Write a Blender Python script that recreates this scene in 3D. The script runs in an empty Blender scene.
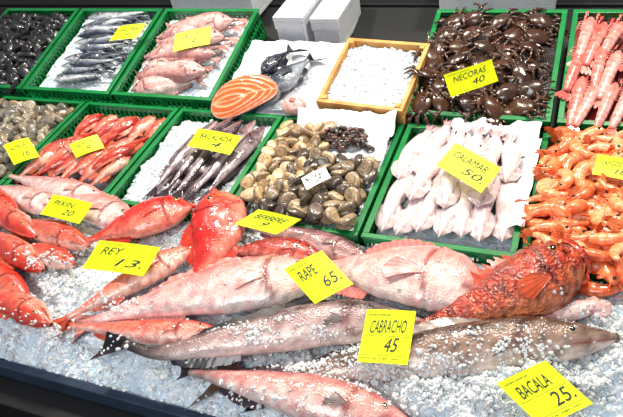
import bpy, math, random
from mathutils import Vector, Matrix, noise
random.seed(7)
R=0.62            # crate rim height (m)
CAMZ=R+1.15
F=642.0
Xw=Vector((1611,-203,642)).normalized()
Yw=Vector((339,658,-642)); Yw=(Yw-Xw*Yw.dot(Xw)).normalized()
Zw=Xw.cross(Yw).normalized()
def P(px,py,z=R):
    d=Vector((px-311.5,208.5-py,-F))
    w=Vector((Xw.dot(d),Yw.dot(d),Zw.dot(d)))
    t=(z-CAMZ)/w.z
    return Vector((w.x*t,w.y*t,z))
def s(r,g,b):
    f=lambda c:((c/255.0+0.055)/1.055)**2.4 if c>10 else c/255.0/12.92
    return (f(r),f(g),f(b))
def mix(a,b,t):
    t=max(0,min(1,t)); return tuple(a[i]*(1-t)+b[i]*t for i in range(3))
def sm(a,b,x):
    t=max(0,min(1,(x-a)/(b-a))); return t*t*(3-2*t)
def U(a,b): return random.uniform(a,b)
# ---------------------------------------------------------------- camera
cam=bpy.data.objects.new("camera",bpy.data.cameras.new("camera"))
bpy.context.collection.objects.link(cam)
m=Matrix.Identity(4)
for i,ax in enumerate((Xw,Yw,Zw)):
    for j in range(3): m[i][j]=ax[j]
m.translation=Vector((0,0,CAMZ))
cam.matrix_world=m
cam.data.sensor_width=36; cam.data.lens=36*F/623.0
cam.data.clip_start=0.02
bpy.context.scene.camera=cam
# ---------------------------------------------------------------- materials
def mat(name,col=None,rough=.4,bump=0,bscale=60,vor=False,mott=0,mscale=30,coat=0,spec=.5,trans=0,metal=0,sss=0,col2=None,alpha=1,bump2=0,b2scale=25,b2d=.01,crough=.08):
    M=bpy.data.materials.new(name); M.use_nodes=True
    nt=M.node_tree; b=nt.nodes["Principled BSDF"]
    b.inputs["Roughness"].default_value=rough
    b.inputs["Coat Weight"].default_value=coat
    b.inputs["Coat Roughness"].default_value=crough
    b.inputs["Specular IOR Level"].default_value=spec
    b.inputs["Transmission Weight"].default_value=trans
    b.inputs["Metallic"].default_value=metal
    b.inputs["Alpha"].default_value=alpha
    if sss:
        b.inputs["Subsurface Weight"].default_value=sss
        b.inputs["Subsurface Scale"].default_value=.01
    tc=nt.nodes.new("ShaderNodeTexCoord")
    if col is None:
        a=nt.nodes.new("ShaderNodeAttribute"); a.attribute_name="Col"; src=a.outputs["Color"]
    else:
        a=nt.nodes.new("ShaderNodeRGB"); a.outputs[0].default_value=(*col,1); src=a.outputs[0]
    if mott:
        n=nt.nodes.new("ShaderNodeTexNoise"); n.inputs["Scale"].default_value=mscale; n.inputs["Detail"].default_value=5
        nt.links.new(tc.outputs["Object"],n.inputs["Vector"])
        r=nt.nodes.new("ShaderNodeMapRange"); r.inputs[1].default_value=.3; r.inputs[2].default_value=.7
        r.inputs[3].default_value=1-mott; r.inputs[4].default_value=1+mott*.6
        nt.links.new(n.outputs["Fac"],r.inputs[0])
        if col2 is not None:
            r.inputs[3].default_value=0; r.inputs[4].default_value=1
            x=nt.nodes.new("ShaderNodeMix"); x.data_type='RGBA'
            nt.links.new(r.outputs[0],x.inputs[0]); nt.links.new(src,x.inputs[6]); x.inputs[7].default_value=(*col2,1)
            src=x.outputs[2]
        else:
            x=nt.nodes.new("ShaderNodeVectorMath"); x.operation='SCALE'
            nt.links.new(src,x.inputs[0]); nt.links.new(r.outputs[0],x.inputs["Scale"]); src=x.outputs[0]
    nt.links.new(src,b.inputs["Base Color"])
    last=None
    if bump2:
        n=nt.nodes.new("ShaderNodeTexNoise"); n.inputs["Scale"].default_value=b2scale; n.inputs["Detail"].default_value=3
        nt.links.new(tc.outputs["Object"],n.inputs["Vector"])
        bp=nt.nodes.new("ShaderNodeBump"); bp.inputs["Strength"].default_value=bump2; bp.inputs["Distance"].default_value=b2d
        nt.links.new(n.outputs["Fac"],bp.inputs["Height"]); last=bp.outputs[0]
        nt.links.new(last,b.inputs["Coat Normal"])
    if bump:
        if vor:
            n=nt.nodes.new("ShaderNodeTexVoronoi"); n.inputs["Scale"].default_value=bscale; o=n.outputs["Distance"]
        else:
            n=nt.nodes.new("ShaderNodeTexNoise"); n.inputs["Scale"].default_value=bscale; n.inputs["Detail"].default_value=4; o=n.outputs["Fac"]
        nt.links.new(tc.outputs["Object"],n.inputs["Vector"])
        bp=nt.nodes.new("ShaderNodeBump"); bp.inputs["Strength"].default_value=bump; bp.inputs["Distance"].default_value=.004
        if last: nt.links.new(last,bp.inputs["Normal"])
        nt.links.new(o,bp.inputs["Height"]); last=bp.outputs[0]
    if last: nt.links.new(last,b.inputs["Normal"])
    return M
SKIN=mat("fish_skin",rough=.24,bump=.3,bscale=230,vor=True,mott=.3,mscale=45,coat=1,bump2=.45,b2scale=24,b2d=.012,crough=.09)
ROUGHSKIN=mat("spiny_skin",rough=.3,bump=.9,bscale=140,vor=True,mott=.5,mscale=55,coat=.8,bump2=.8,b2scale=60,b2d=.012,crough=.12)
SMOOTH=mat("wet_flesh",rough=.22,bump=.15,bscale=40,mott=.12,mscale=60,coat=.9,sss=.15,bump2=.4,b2scale=30)
FIN=mat("fin_membrane",rough=.3,mott=.25,mscale=90,coat=.5)
SHELL=mat("shell",rough=.3,bump=.25,bscale=200,mott=.35,mscale=120,coat=.5)
CRUST=mat("crustacean_shell",rough=.25,bump=.15,bscale=150,mott=.2,mscale=90,coat=.6)
EYE=mat("eye_gloss",rough=.08,coat=1)
ICE=mat("crushed_ice",col=(.86,.93,.99),rough=.14,bump=.5,bscale=120,mott=.25,mscale=22,col2=(.58,.75,.89),coat=.7,sss=.2,bump2=.6,b2scale=60)
ICEC=mat("ice_chunk",col=(.93,.97,1.0),rough=.08,coat=.5,trans=.3,bump=.3,bscale=220)
GREEN=mat("green_plastic",col=s(4,120,58),rough=.34,mott=.25,mscale=15,bump=.1,bscale=120,coat=.15)
CARD=mat("fluorescent_card",col=s(230,248,10),rough=.5,mott=.05,mscale=8)
WCARD=mat("white_card",col=s(235,240,230),rough=.5,mott=.05,mscale=8)
INK=mat("marker_ink",col=(.02,.02,.03),rough=.6,mott=.1)
PAPER=mat("wax_paper",col=s(218,222,230),rough=.3,bump=.3,bscale=30,mott=.06,mscale=20,coat=.3)
WOOD=mat("pine_wood",col=s(220,168,100),rough=.6,mott=.9,mscale=18,col2=s(178,118,56),bump=.2,bscale=80)
STYRO=mat("styrofoam",col=s(206,210,218),rough=.8,bump=.5,bscale=220,vor=True,mott=.06)
STEEL=mat("steel_rail",col=s(58,74,98),rough=.35,metal=.4,mott=.3,mscale=12,bump=.1,bscale=90)
NAVY=mat("dark_panel",col=s(9,10,14),rough=.6,mott=.3,mscale=6)
DECK=mat("deck_sheet",col=s(14,18,20),rough=.6,mott=.3,mscale=10)
FLOOR=mat("floor_concrete",col=s(14,14,17),rough=.9,mott=.4,mscale=5,bump=.3,bscale=20)
WALL=mat("wall_paint",col=s(12,12,15),rough=.9,mott=.4,mscale=2)
# ---------------------------------------------------------------- mesh builder
class MB:
    def __init__(self): self.v=[];self.f=[];self.c=[];self.m=[]
    def add(self,vs,fs,cs,mi=0):
        o=len(self.v); self.v+= [tuple(x) for x in vs]
        if isinstance(cs,tuple): cs=[cs]*len(vs)
        self.c+=list(cs)
        for f in fs: self.f.append(tuple(i+o for i in f)); self.m.append(mi)
    def box(self,M,x0,x1,y0,y1,z0,z1,c=(1,1,1),mi=0):
        vs=[M@Vector(p) for p in ((x0,y0,z0),(x1,y0,z0),(x1,y1,z0),(x0,y1,z0),(x0,y0,z1),(x1,y0,z1),(x1,y1,z1),(x0,y1,z1))]
        self.add(vs,[(0,3,2,1),(4,5,6,7),(0,1,5,4),(1,2,6,5),(2,3,7,6),(3,0,4,7)],c,mi)
    def build(self,name,mats,smooth=True,bevel=0):
        me=bpy.data.meshes.new(name); me.from_pydata(self.v,[],self.f)
        a=me.color_attributes.new("Col",'FLOAT_COLOR','POINT')
        buf=[]
        for c in self.c: buf+= [c[0],c[1],c[2],1.0]
        a.data.foreach_set("color",buf)
        for x in mats: me.materials.append(x)
        me.polygons.foreach_set("material_index",self.m)
        me.polygons.foreach_set("use_smooth",[smooth]*len(self.f))
        me.update()
        ob=bpy.data.objects.new(name,me); bpy.context.collection.objects.link(ob)
        if bevel:
            b=ob.modifiers.new("bevel",'BEVEL'); b.width=bevel; b.segments=2; b.limit_method='ANGLE'
        return ob
I4=Matrix.Identity(4)
def interp(prof,t):
    if t<=prof[0][0]: return prof[0][1]
    for (a,va),(b,vb) in zip(prof,prof[1:]):
        if t<=b:
            k=(t-a)/(b-a); k=k*k*(3-2*k)*.5+k*.5
            return va+(vb-va)*k
    return prof[-1][1]
class Spine:
    def __init__(self,pts,up=Vector((0,0,1)),roll=0,ds=1):
        p=[Vector(q) for q in pts]
        if len(p)==2: p=[p[0],(p[0]+p[1])/2,p[1]]
        e=[2*p[0]-p[1]]+p+[2*p[-1]-p[-2]]
        o=[]
        for i in range(1,len(e)-2):
            a,b,c,d=e[i-1:i+3]
            for k in range(12):
                t=k/12
                o.append(.5*((2*b)+(c-a)*t+(2*a-5*b+4*c-d)*t*t+(3*b-a-3*c+d)*t**3))
        o.append(p[-1]); self.o=o
        L=[0]
        for a,b in zip(o,o[1:]): L.append(L[-1]+(b-a).length)
        self.L=L; self.len=L[-1]; self.up=Vector(up); self.roll=roll; self.ds=ds
    def at(self,t):
        x=max(0,min(1,t))*self.len
        i=0
        while i<len(self.L)-2 and self.L[i+1]<x: i+=1
        k=(x-self.L[i])/max(1e-9,self.L[i+1]-self.L[i])
        p=self.o[i].lerp(self.o[i+1],k)
        i0=max(0,i-1); i1=min(len(self.o)-1,i+2)
        T=(self.o[i1]-self.o[i0]).normalized()
        if t>1: p=p+T*(t-1)*self.len
        if t<0: p=p+T*t*self.len
        S=T.cross(self.up).normalized()*self.ds
        N=(T.cross(S)).normalized()
        if N.dot(self.up)<0: N=-N
        cr,sr=math.cos(self.roll),math.sin(self.roll)
        return p,T,(S*cr+N*sr),(N*cr-S*sr)
def loft(mb,sp,wf,tf,ts,n,colf,mi=0,radf=None):
    vs=[];cs=[]
    for t in ts:
        p,T,S,N=sp.at(t); w=wf(t); h=tf(t)
        for k in range(n):
            a=2*math.pi*k/n; c=math.cos(a); si=math.sin(a)
            r=radf(t,c,si) if radf else 1
            q=p+S*w*c*r+N*h*si*r
            vs.append(q); cs.append(colf(t,c,si,q))
    fs=[]
    for i in range(len(ts)-1):
        for k in range(n):
            fs.append((i*n+k,i*n+(k+1)%n,(i+1)*n+(k+1)%n,(i+1)*n+k))
    b=(len(ts)-1)*n
    fs.append(tuple(range(n))[::-1]); fs.append(tuple(b+k for k in range(n)))
    mb.add(vs,fs,cs,mi)
def tube(mb,pts,r0,r1,col,mi=0,n=6,st=8,up=Vector((0,0,1))):
    sp=Spine(pts,up); 
    loft(mb,sp,lambda t:r0+(r1-r0)*t,lambda t:r0+(r1-r0)*t,[i/st for i in range(st+1)],n,lambda t,c,si,q:col,mi)
def blob(mb,c,ax,ay,az,r,col,mi=0,nu=10,nv=6,colf=None):
    vs=[];cs=[]
    for j in range(nv+1):
        ph=-math.pi/2+math.pi*j/nv
        for i in range(nu):
            th=2*math.pi*i/nu
            d=(math.cos(ph)*math.cos(th),math.cos(ph)*math.sin(th),math.sin(ph))
            vs.append(c+ax*r[0]*d[0]+ay*r[1]*d[1]+az*r[2]*d[2]); cs.append(colf(d) if colf else col)
    fs=[(j*nu+i,j*nu+(i+1)%nu,(j+1)*nu+(i+1)%nu,(j+1)*nu+i) for j in range(nv) for i in range(nu)]
    mb.add(vs,fs,cs,mi)
BREAM=[(0,.12),(.03,.3),(.1,.62),(.2,.9),(.32,1),(.5,.93),(.68,.62),(.82,.3),(.92,.17),(1,.18)]
MULLET=[(0,.16),(.03,.4),(.1,.72),(.22,1),(.4,.98),(.6,.75),(.8,.4),(.93,.2),(1,.2)]
HAKE=[(0,.16),(.03,.36),(.1,.66),(.22,.98),(.4,.97),(.6,.72),(.8,.4),(.93,.2),(1,.16)]
MONK=[(0,.3),(.03,.6),(.12,.92),(.3,1),(.5,.85),(.7,.55),(.88,.28),(1,.2)]
SCORP=[(0,.5),(.03,.62),(.1,.82),(.24,1),(.4,.88),(.6,.58),(.82,.3),(.93,.18),(1,.2)]
def fish(mb,pts,W,T,prof,back,side,belly,ds=1,roll=0,st=34,n=22,up=Vector((0,0,1)),tail=(.16,1.3,.5),tailc=None,
         finc=None,dors=(.28,.8,.5),anal=(.58,.82,.35),eye=(.11,.32,.14),iris=(.8,.5,.1),gill=.24,gape=.9,mouthc=s(110,20,20),
         spiky=0,pect=True,blotch=0,blotchc=None,stripe=None,headc=None,lump=0,darktail=0):
    sp=Spine(pts,up,roll,ds); L=sp.len; seed=Vector((U(0,50),U(0,50),U(0,50)))
    finc=finc or back; tailc=tailc or finc
    g=lambda c:gill-.06*c*c-.015*c
    def wf(t): return W*interp(prof,t)
    def tf(t): return T*interp(prof,t)**.85
    def radf(t,c,si):
        r=1
        if si>-.3:
            d=t-g(c)
            if -.05<d<0: r+=.06*(1+d/.05)
            if 0<=d<.025: r-=.05*(1-d/.025)
            e=((t-eye[0])/.05)**2+((c-eye[1])/.3)**2 if eye else 9
            if e<1: r+=.05*(1-e)
        if t<.15 and abs(c+.3)<.16: r-=.10*(1-t/.15)*(1-abs(c+.3)/.16)
        if lump:
            r+=lump*noise.noise(Vector((t*16,c*2.2,si*2.2))+seed)*(1.2 if t<gill else .5)
        return r
    def colf(t,c,si,q):
        nz=noise.noise(q*45+seed); nf=noise.noise(q*140+seed); nl=noise.noise(q*16+seed)
        x=c+nz*.35+nl*.3
        col=mix(belly,side,sm(-.85,-.1,x)); col=mix(col,back,sm(.1,.8,x))
        if headc and t<g(c): col=mix(col,headc,.8)
        if blotch: col=mix(col,blotchc,blotch*sm(.05,.3,noise.noise(q*60+seed*2)+nf*.5))
        if stripe: col=mix(col,stripe,.7*sm(.8,1,math.sin(t*60+c*2)))
        if darktail: col=mix(col,tailc,darktail*sm(.68,.97,t))
        d=t-g(c)
        if -.006<d<.02 and abs(c)<.92: col=mix(col,(col[0]*.3,col[1]*.12,col[2]*.12),.8)
        if d>.02 and abs(c-.28+.1*t)<.10 : col=mix(col,(col[0]*.6,col[1]*.5,col[2]*.5),.4)
        if t<.12 and abs(c+.3)<.13: col=mix(col,mouthc,.75)
        k=1+nf*.3
        return tuple(max(0,v*k) for v in col)
    ts=sorted(set([0,.008,.02,.035,.05,.065]+[.08+.92*i/st for i in range(st+1)]+[gill-.07,gill-.05,gill-.02,gill,gill+.012,gill+.03]))
    loft(mb,sp,wf,tf,ts,n,colf,0,radf)
    if gape:
        p,Tt,S,N=sp.at(0); w=wf(0);h=tf(0)
        nn=16; vs=[];cs=[]
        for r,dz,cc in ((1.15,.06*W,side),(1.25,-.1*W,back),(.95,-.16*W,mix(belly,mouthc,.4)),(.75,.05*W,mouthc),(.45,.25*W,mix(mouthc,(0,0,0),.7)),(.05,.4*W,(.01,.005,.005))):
            for k in range(nn):
                a=2*math.pi*k/nn
                vs.append(p+Tt*dz+S*math.cos(a)*w*r*gape+N*math.sin(a)*h*r*gape); cs.append(cc)
        fs=[(j*nn+k,j*nn+(k+1)%nn,(j+1)*nn+(k+1)%nn,(j+1)*nn+k) for j in range(5) for k in range(nn)]
        mb.add(vs,fs,cs,0)
    if tail:
        tl,spread,fork=tail; tl*=L
        p,Tt,S,N=sp.at(1); w=wf(1)
        K=13;Q=6;vs=[];cs=[]
        for i in range(K):
            k=-1+2*i/(K-1)
            ln=tl*(1-fork*(1-abs(k))**1.0)
            for j in range(Q):
                r=j/(Q-1)
                q=p-Tt*.01*L+Tt*ln*r+S*k*(w*.9+(spread*tl*.5)*r)+N*(.006*math.sin(k*4)*r+(-1)**i*.0012)-up*.012*r
                vs.append(q); cs.append(mix(tailc,(tailc[0]*.6,tailc[1]*.5,tailc[2]*.5),(i%2)*.6))
        mb.add(vs,[(i*Q+j,i*Q+j+1,(i+1)*Q+j+1,(i+1)*Q+j) for i in range(K-1) for j in range(Q-1)],cs,1)
    for fi,sg in ((dors,1),(anal,-1)):
        if not fi: continue
        K=26;vs=[];cs=[]
        for i in range(K):
            u=i/(K-1); t=fi[0]+(fi[1]-fi[0])*u
            p,Tt,S,N=sp.at(t); w=wf(t)
            hgt=W*fi[2]*math.sin(math.pi*min(1,u*.9+.1))**.5*U(.85,1.1)
            if spiky and sg>0: hgt*=(1 if i%2 else .45)
            for r in (0,.5,1):
                vs.append(p+S*sg*(w*.93+hgt*r)+Tt*hgt*.45*r+N*((-1)**i)*.0012-up*.008*r); cs.append(mix(finc,(finc[0]*.5,finc[1]*.45,finc[2]*.45),(i%2)*.7))
        mb.add(vs,[(i*3+j,i*3+j+1,(i+1)*3+j+1,(i+1)*3+j) for i in range(K-1) for j in range(2)],cs,1)
    if pect:
        t0=g(0)+.015
        p,Tt,S,N=sp.at(t0); b=p+N*tf(t0)*.97-S*wf(t0)*.2
        K=11;vs=[];cs=[];fl=W*1.0
        for i in range(K):
            a=-.55+.95*i/(K-1); dr=Tt*math.cos(a)-S*math.sin(a)*1.0
            for r in (0,.35,.7,1):
                vs.append(b+dr*fl*r*(1-.35*abs(a))-S*(i/(K-1)-.5)*W*.16*(1-r)+N*(.005*math.sin(r*3.1)+(-1)**i*.0009)-N*tf(t0)*.16*r); cs.append(mix(mix(finc,belly,.2),mix(finc,(0,0,0),.4),(i%2)*.7))
        mb.add(vs,[(i*4+j,i*4+j+1,(i+1)*4+j+1,(i+1)*4+j) for i in range(K-1) for j in range(3)],cs,1)
    if lump:
        for _ in range(46):
            t=U(.02,gill+.02); a=U(.15,2.9); c=math.cos(a); si=math.sin(a); p,Tt,S,N=sp.at(t)
            q=p+S*wf(t)*c*.96+N*tf(t)*si*.96; dn=(S*c+N*si+Tt*.8).normalized(); l=U(.006,.014)
            tube(mb,[q,q+dn*l*.5,q+dn*l],U(.002,.0035),.0004,mix(back,side,U(0,1)),0,5,3,Tt)
    if eye:
        te,ce,re=eye; re*=W
        for sn in (1,-1):
            p,Tt,S,N=sp.at(te); N2=N*sn
            c=p+S*wf(te)*ce+N2*tf(te)*math.sqrt(1-ce*ce)*1.0
            nrm=(N2*.9+S*ce*.5).normalized(); ax=Tt-nrm*Tt.dot(nrm); ax.normalize(); ay=nrm.cross(ax)
            blob(mb,c,ax,ay,nrm,(re,re,re*.5),iris,2,16,14,lambda d:(.006,.006,.008) if d[2]>.64 else (mix(iris,side,.35) if d[2]>.36 else mix(side,(.05,.01,.01),.6)))
FM=[SKIN,FIN,EYE]
# ---------------------------------------------------------------- crates
def crate_frame(x0,x1,y0,y1,zf,zb):
    c=Vector(((x0+x1)/2,(y0+y1)/2,(zf+zb)/2)); tilt=math.atan2(zb-zf,y1-y0)
    return Matrix.Translation(c)@Matrix.Rotation(tilt,4,'X'), x1-x0, math.hypot(y1-y0,zb-zf)
def crate(x0,x1,y0,y1,zf=R,zb=R,h=.125):
    M,w,d=crate_frame(x0,x1,y0,y1,zf,zb); mb=MB(); a=w/2;b=d/2
    t=.005; fl=.016
    mb.box(M,-a+.01,a-.01,-b+.01,b-.01,-h,-h+.006)
    mb.box(M,-a,a,-b,-b+fl,-.006,0); mb.box(M,-a,a,b-fl,b,-.006,0)
    mb.box(M,-a,-a+fl,-b+fl,b-fl,-.006,0); mb.box(M,a-fl,a,-b+fl,b-fl,-.006,0)
    for z0,z1 in ((-.024,-.006),(-.062,-.05),(-h,-h+.035)):
        mb.box(M,-a+.004,a-.004,-b+.004,-b+.004+t,z0,z1); mb.box(M,-a+.004,a-.004,b-.004-t,b-.004,z0,z1)
        mb.box(M,-a+.004,-a+.004+t,-b+.009,b-.009,z0,z1); mb.box(M,a-.004-t,a-.004,-b+.009,b-.009,z0,z1)
    nx=int(w/.022); ny=int(d/.022)
    for i in range(nx+1):
        x=-a+.009+(w-.018)*i/nx
        for yy in (-b+.003,b-.009): mb.box(M,x-.003,x+.003,yy,yy+.006,-h+.03,-.006)
    for i in range(ny+1):
        y=-b+.009+(d-.018)*i/ny
        for xx in (-a+.003,a-.009): mb.box(M,xx,xx+.006,y-.003,y+.003,-h+.03,-.006)
    for xx in (-a*.6,0,a*.6):
        mb.box(M,xx-.01,xx+.01,-b,-b+.006,-h,-.006)
    mb.build("plastic_crate",[GREEN],False,.0012)
    return M,w,d
g1=1.065; g2=1.555
C0=crate(-2.12,-1.715,g1,g2); C1=crate(-1.705,-1.30,g1,g2); C2=crate(-1.29,-.895,g1,g2)
C3=crate(-.885,-.487,g1,g2); C4=crate(-.477,-.097,g1,g2); C5=crate(-.087,.32,g1,g2)
zf=R+.025; zb=R+.125; h1=1.575; h2=2.05
BC=crate(-2.46,-2.045,h1,h2,zf,zb); BB=crate(-2.03,-1.615,h1,h2,zf,zb); BA=crate(-1.6,-1.175,h1,h2,zf,zb)
BD=crate(-.49,-.072,h1,h2,zf,zb); BE=crate(-.055,.36,h1,h2,zf,zb)
# ---------------------------------------------------------------- ice
def hash_chunks(mb,pts,smin,smax,mi=1):
    phi=(1+5**.5)/2
    ico=[Vector(p).normalized() for p in ((-1,phi,0),(1,phi,0),(-1,-phi,0),(1,-phi,0),(0,-1,phi),(0,1,phi),(0,-1,-phi),(0,1,-phi),(phi,0,-1),(phi,0,1),(-phi,0,-1),(-phi,0,1))]
    fc=[(0,11,5),(0,5,1),(0,1,7),(0,7,10),(0,10,11),(1,5,9),(5,11,4),(11,10,2),(10,7,6),(7,1,8),(3,9,4),(3,4,2),(3,2,6),(3,6,8),(3,8,9),(4,9,5),(2,4,11),(6,2,10),(8,6,7),(9,8,1)]
    for p in pts:
        r=U(smin,smax)*(1.6 if random.random()<.1 else 1); sc=Vector((U(.6,1.3),U(.6,1.3),U(.5,1)))*r
        q=Matrix.Rotation(U(0,6.3),3,'Z')@Matrix.Rotation(U(0,3),3,'X')
        mb.add([p+q@Vector((v.x*sc.x,v.y*sc.y,v.z*sc.z))*U(.8,1.15) for v in ico],fc,(1,1,1),mi)
def ice_local(name,M,a0,a1,b0,b1,z,amp=.008,n=500,res=.012,bumps=()):
    mb=MB(); nx=max(2,int((a1-a0)/res)); ny=max(2,int((b1-b0)/res))
    def H(x,y):
        hh=z+amp*noise.noise(Vector((x*22,y*22,z*9)))+amp*.6*noise.noise(Vector((x*70,y*70,3)))
        for bx,by,br,bh in bumps: hh+=bh*math.exp(-((x-bx)**2+(y-by)**2)/(br*br))
        return hh
    vs=[M@Vector((a0+(a1-a0)*i/nx,b0+(b1-b0)*j/ny,H(a0+(a1-a0)*i/nx,b0+(b1-b0)*j/ny))) for j in range(ny+1) for i in range(nx+1)]
    mb.add(vs,[(j*(nx+1)+i,j*(nx+1)+i+1,(j+1)*(nx+1)+i+1,(j+1)*(nx+1)+i) for j in range(ny) for i in range(nx)],(1,1,1),0)
    pts=[]
    for _ in range(n):
        x=U(a0+.004,a1-.004);y=U(b0+.004,b1-.004); pts.append(M@Vector((x,y,H(x,y)+.001)))
    hash_chunks(mb,pts,.003,.007)
    return mb.build(name,[ICE,ICEC],False)
bumps=[]
for px,py,br,bh in ((470,398,.09,.05),(560,378,.08,.045),(415,390,.06,.045),(365,385,.05,.04),(600,322,.05,.035),(60,280,.06,.03),(300,368,.04,.03),(250,342,.03,.02),(45,268,.05,.03),(230,325,.03,.02),(520,388,.07,.045),(620,365,.05,.04)):
    q=P(px,py,R); bumps.append((q.x,q.y,br,bh))
FE=.54
def Hfront(x,y):
    z=.588+.010*noise.noise(Vector((x*14,y*14,1)))+.012*noise.noise(Vector((x*40,y*40,3)))+.006*noise.noise(Vector((x*110,y*110,3)))
    if y<.63: z-=.045*((.63-y)/(.63-FE))**1.5
    for bx,by,br,bh in bumps: z+=bh*math.exp(-((x-bx)**2+(y-by)**2)/(br*br))
    return z
mb=MB(); x0,x1,y0,y1=-2.5,.75,FE,1.062; nx=460; ny=76
vs=[]
for j in range(ny+1):
    for i in range(nx+1):
        x=x0+(x1-x0)*i/nx; y=y0+(y1-y0)*j/ny; vs.append(Vector((x,y,Hfront(x,y))))
mb.add(vs,[(j*(nx+1)+i,j*(nx+1)+i+1,(j+1)*(nx+1)+i+1,(j+1)*(nx+1)+i) for j in range(ny) for i in range(nx)],(1,1,1),0)
pts=[]
for _ in range(9000):
    x=U(-1.7,.4); y=U(FE+.002,1.055)
    if noise.noise(Vector((x*12,y*12,9)))>-.15: pts.append(Vector((x,y,Hfront(x,y)+.001)))
for bx,by,br,bh in bumps:
    for _ in range(160):
        x=random.gauss(bx,br*.6); y=random.gauss(by,br*.6)
        if FE+.01<y<1.05: pts.append(Vector((x,y,Hfront(x,y)+U(0,.006))))
hash_chunks(mb,pts,.003,.008)
mb.build("crushed_ice_bed",[ICE,ICEC],False)
# ---------------------------------------------------------------- stall, room
mb=MB()
mb.box(I4,-2.9,1.2,FE,1.57,.46,.493)
mb.add([(-2.9,1.57,.46),(1.2,1.57,.46),(1.2,2.25,.46),(-2.9,2.25,.46),(-2.9,1.57,.512),(1.2,1.57,.512),(1.2,2.25,.652),(-2.9,2.25,.652)],
       [(0,3,2,1),(4,5,6,7),(0,1,5,4),(1,2,6,5),(2,3,7,6),(3,0,4,7)],(1,1,1),0)
mb.box(I4,-2.9,1.2,FE-.022,FE,.44,.552,mi=1)
mb.box(I4,-2.9,1.2,FE-.09,FE-.022,.44,.50,mi=2)
mb.box(I4,-2.9,1.2,.48,.50,.08,.44,mi=2)
for lx in (-2.8,-.9,1.05):
    for ly in (.5,2.1): mb.box(I4,lx,lx+.06,ly,ly+.06,0,.46,mi=1)
mb.build("market_stall_counter",[DECK,STEEL,NAVY],False,.003)
mb=MB(); mb.box(I4,-6,4,-2,5,-.05,0); mb.build("floor",[FLOOR],False)
mb=MB(); mb.box(I4,-6,4,5,5.1,0,3); mb.build("wall_back",[WALL],False)
def styro(x0,x1,y0,y1,z0,h,lid=False):
    mb=MB(); M=I4; t=.02
    mb.box(M,x0,x1,y0,y1,z0,z0+.02)
    mb.box(M,x0,x1,y0,y0+t,z0+.02,z0+h); mb.box(M,x0,x1,y1-t,y1,z0+.02,z0+h)
    mb.box(M,x0,x0+t,y0+t,y1-t,z0+.02,z0+h); mb.box(M,x1-t,x1,y0+t,y1-t,z0+.02,z0+h)
    mb.box(M,x0-.004,x1+.004,y0-.004,y0+.004,z0+h-.03,z0+h)
    if lid: mb.box(M,x0-.005,x1+.005,y0-.005,y1+.005,z0+h,z0+h+.02)
    mb.build("styrofoam_box",[STYRO],False,.003)
styro(-1.06,-.95,1.94,2.22,.62,.13,True)
styro(-.93,-.83,1.97,2.22,.62,.11,True)
styro(-.50,-.12,2.12,2.32,.66,.17,True)
styro(-1.62,-1.24,2.12,2.34,.66,.14)
mb=MB(); mb.box(I4,-2.9,1.2,2.27,2.75,.60,.655); mb.box(I4,-2.85,-2.8,2.3,2.7,0,.6); mb.box(I4,1.1,1.15,2.3,2.7,0,.6)
mb.build("rear_shelf",[NAVY],False,.003)
# ---------------------------------------------------------------- gap tray zone
Mg,wg,dg=crate_frame(-1.165,-.5,h1,h2,zf-.03,zb-.03)
def wp(px,py,dz=0):
    q=P(px,py,R+.06)
    for _ in range(12):
        z=(zf-.03)+(zb-zf)*(q.y-h1)/(h2-h1)+dz; q=P(px,py,z)
    return q
mb=MB(); Mt=Mg
mb.box(Mt,-wg/2,wg/2,-dg/2,dg/2-.16,-.08,-.012); mb.build("styrofoam_tray",[STYRO],False,.004)
def sheet(name,M,x0,x1,y0,y1,z,amp=.012,fr=14,edge=None,seed=0):
    mb=MB(); nx=max(4,int((x1-x0)/.008)); ny=max(4,int((y1-y0)/.008)); vs=[]
    for j in range(ny+1):
        for i in range(nx+1):
            x=x0+(x1-x0)*i/nx; y=y0+(y1-y0)*j/ny
            n1=noise.noise(Vector((x*fr,y*fr,seed))); n2=noise.noise(Vector((x*fr*2.6,y*fr*2.6,seed+7)))
            zz=z+amp*(1-abs(n1)*2)+amp*.5*(abs(n2)*2)
            if edge: zz+=edge(x,y)
            vs.append(M@Vector((x+.01*noise.noise(Vector((y*12,seed,0))),y+.01*noise.noise(Vector((x*12,seed,4))),zz)))
    mb.add(vs,[(j*(nx+1)+i,j*(nx+1)+i+1,(j+1)*(nx+1)+i+1,(j+1)*(nx+1)+i) for j in range(ny) for i in range(nx)],(1,1,1),0)
    return mb.build(name,[PAPER])
sheet("paper_liner",Mt,-wg/2+.01,wg/2-.25,-dg/2+.01,dg/2-.14,-.008,.012,7,seed=11)
sheet("paper_liner",Mt,wg/2-.26,wg/2-.02,-dg/2+.01,-dg/2+.2,-.008,.008,7,seed=12)
ice_local("ice_patch",Mt,-wg/2+.16,-wg/2+.33,-dg/2+.02,-dg/2+.2,-.004,.006,350)
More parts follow.
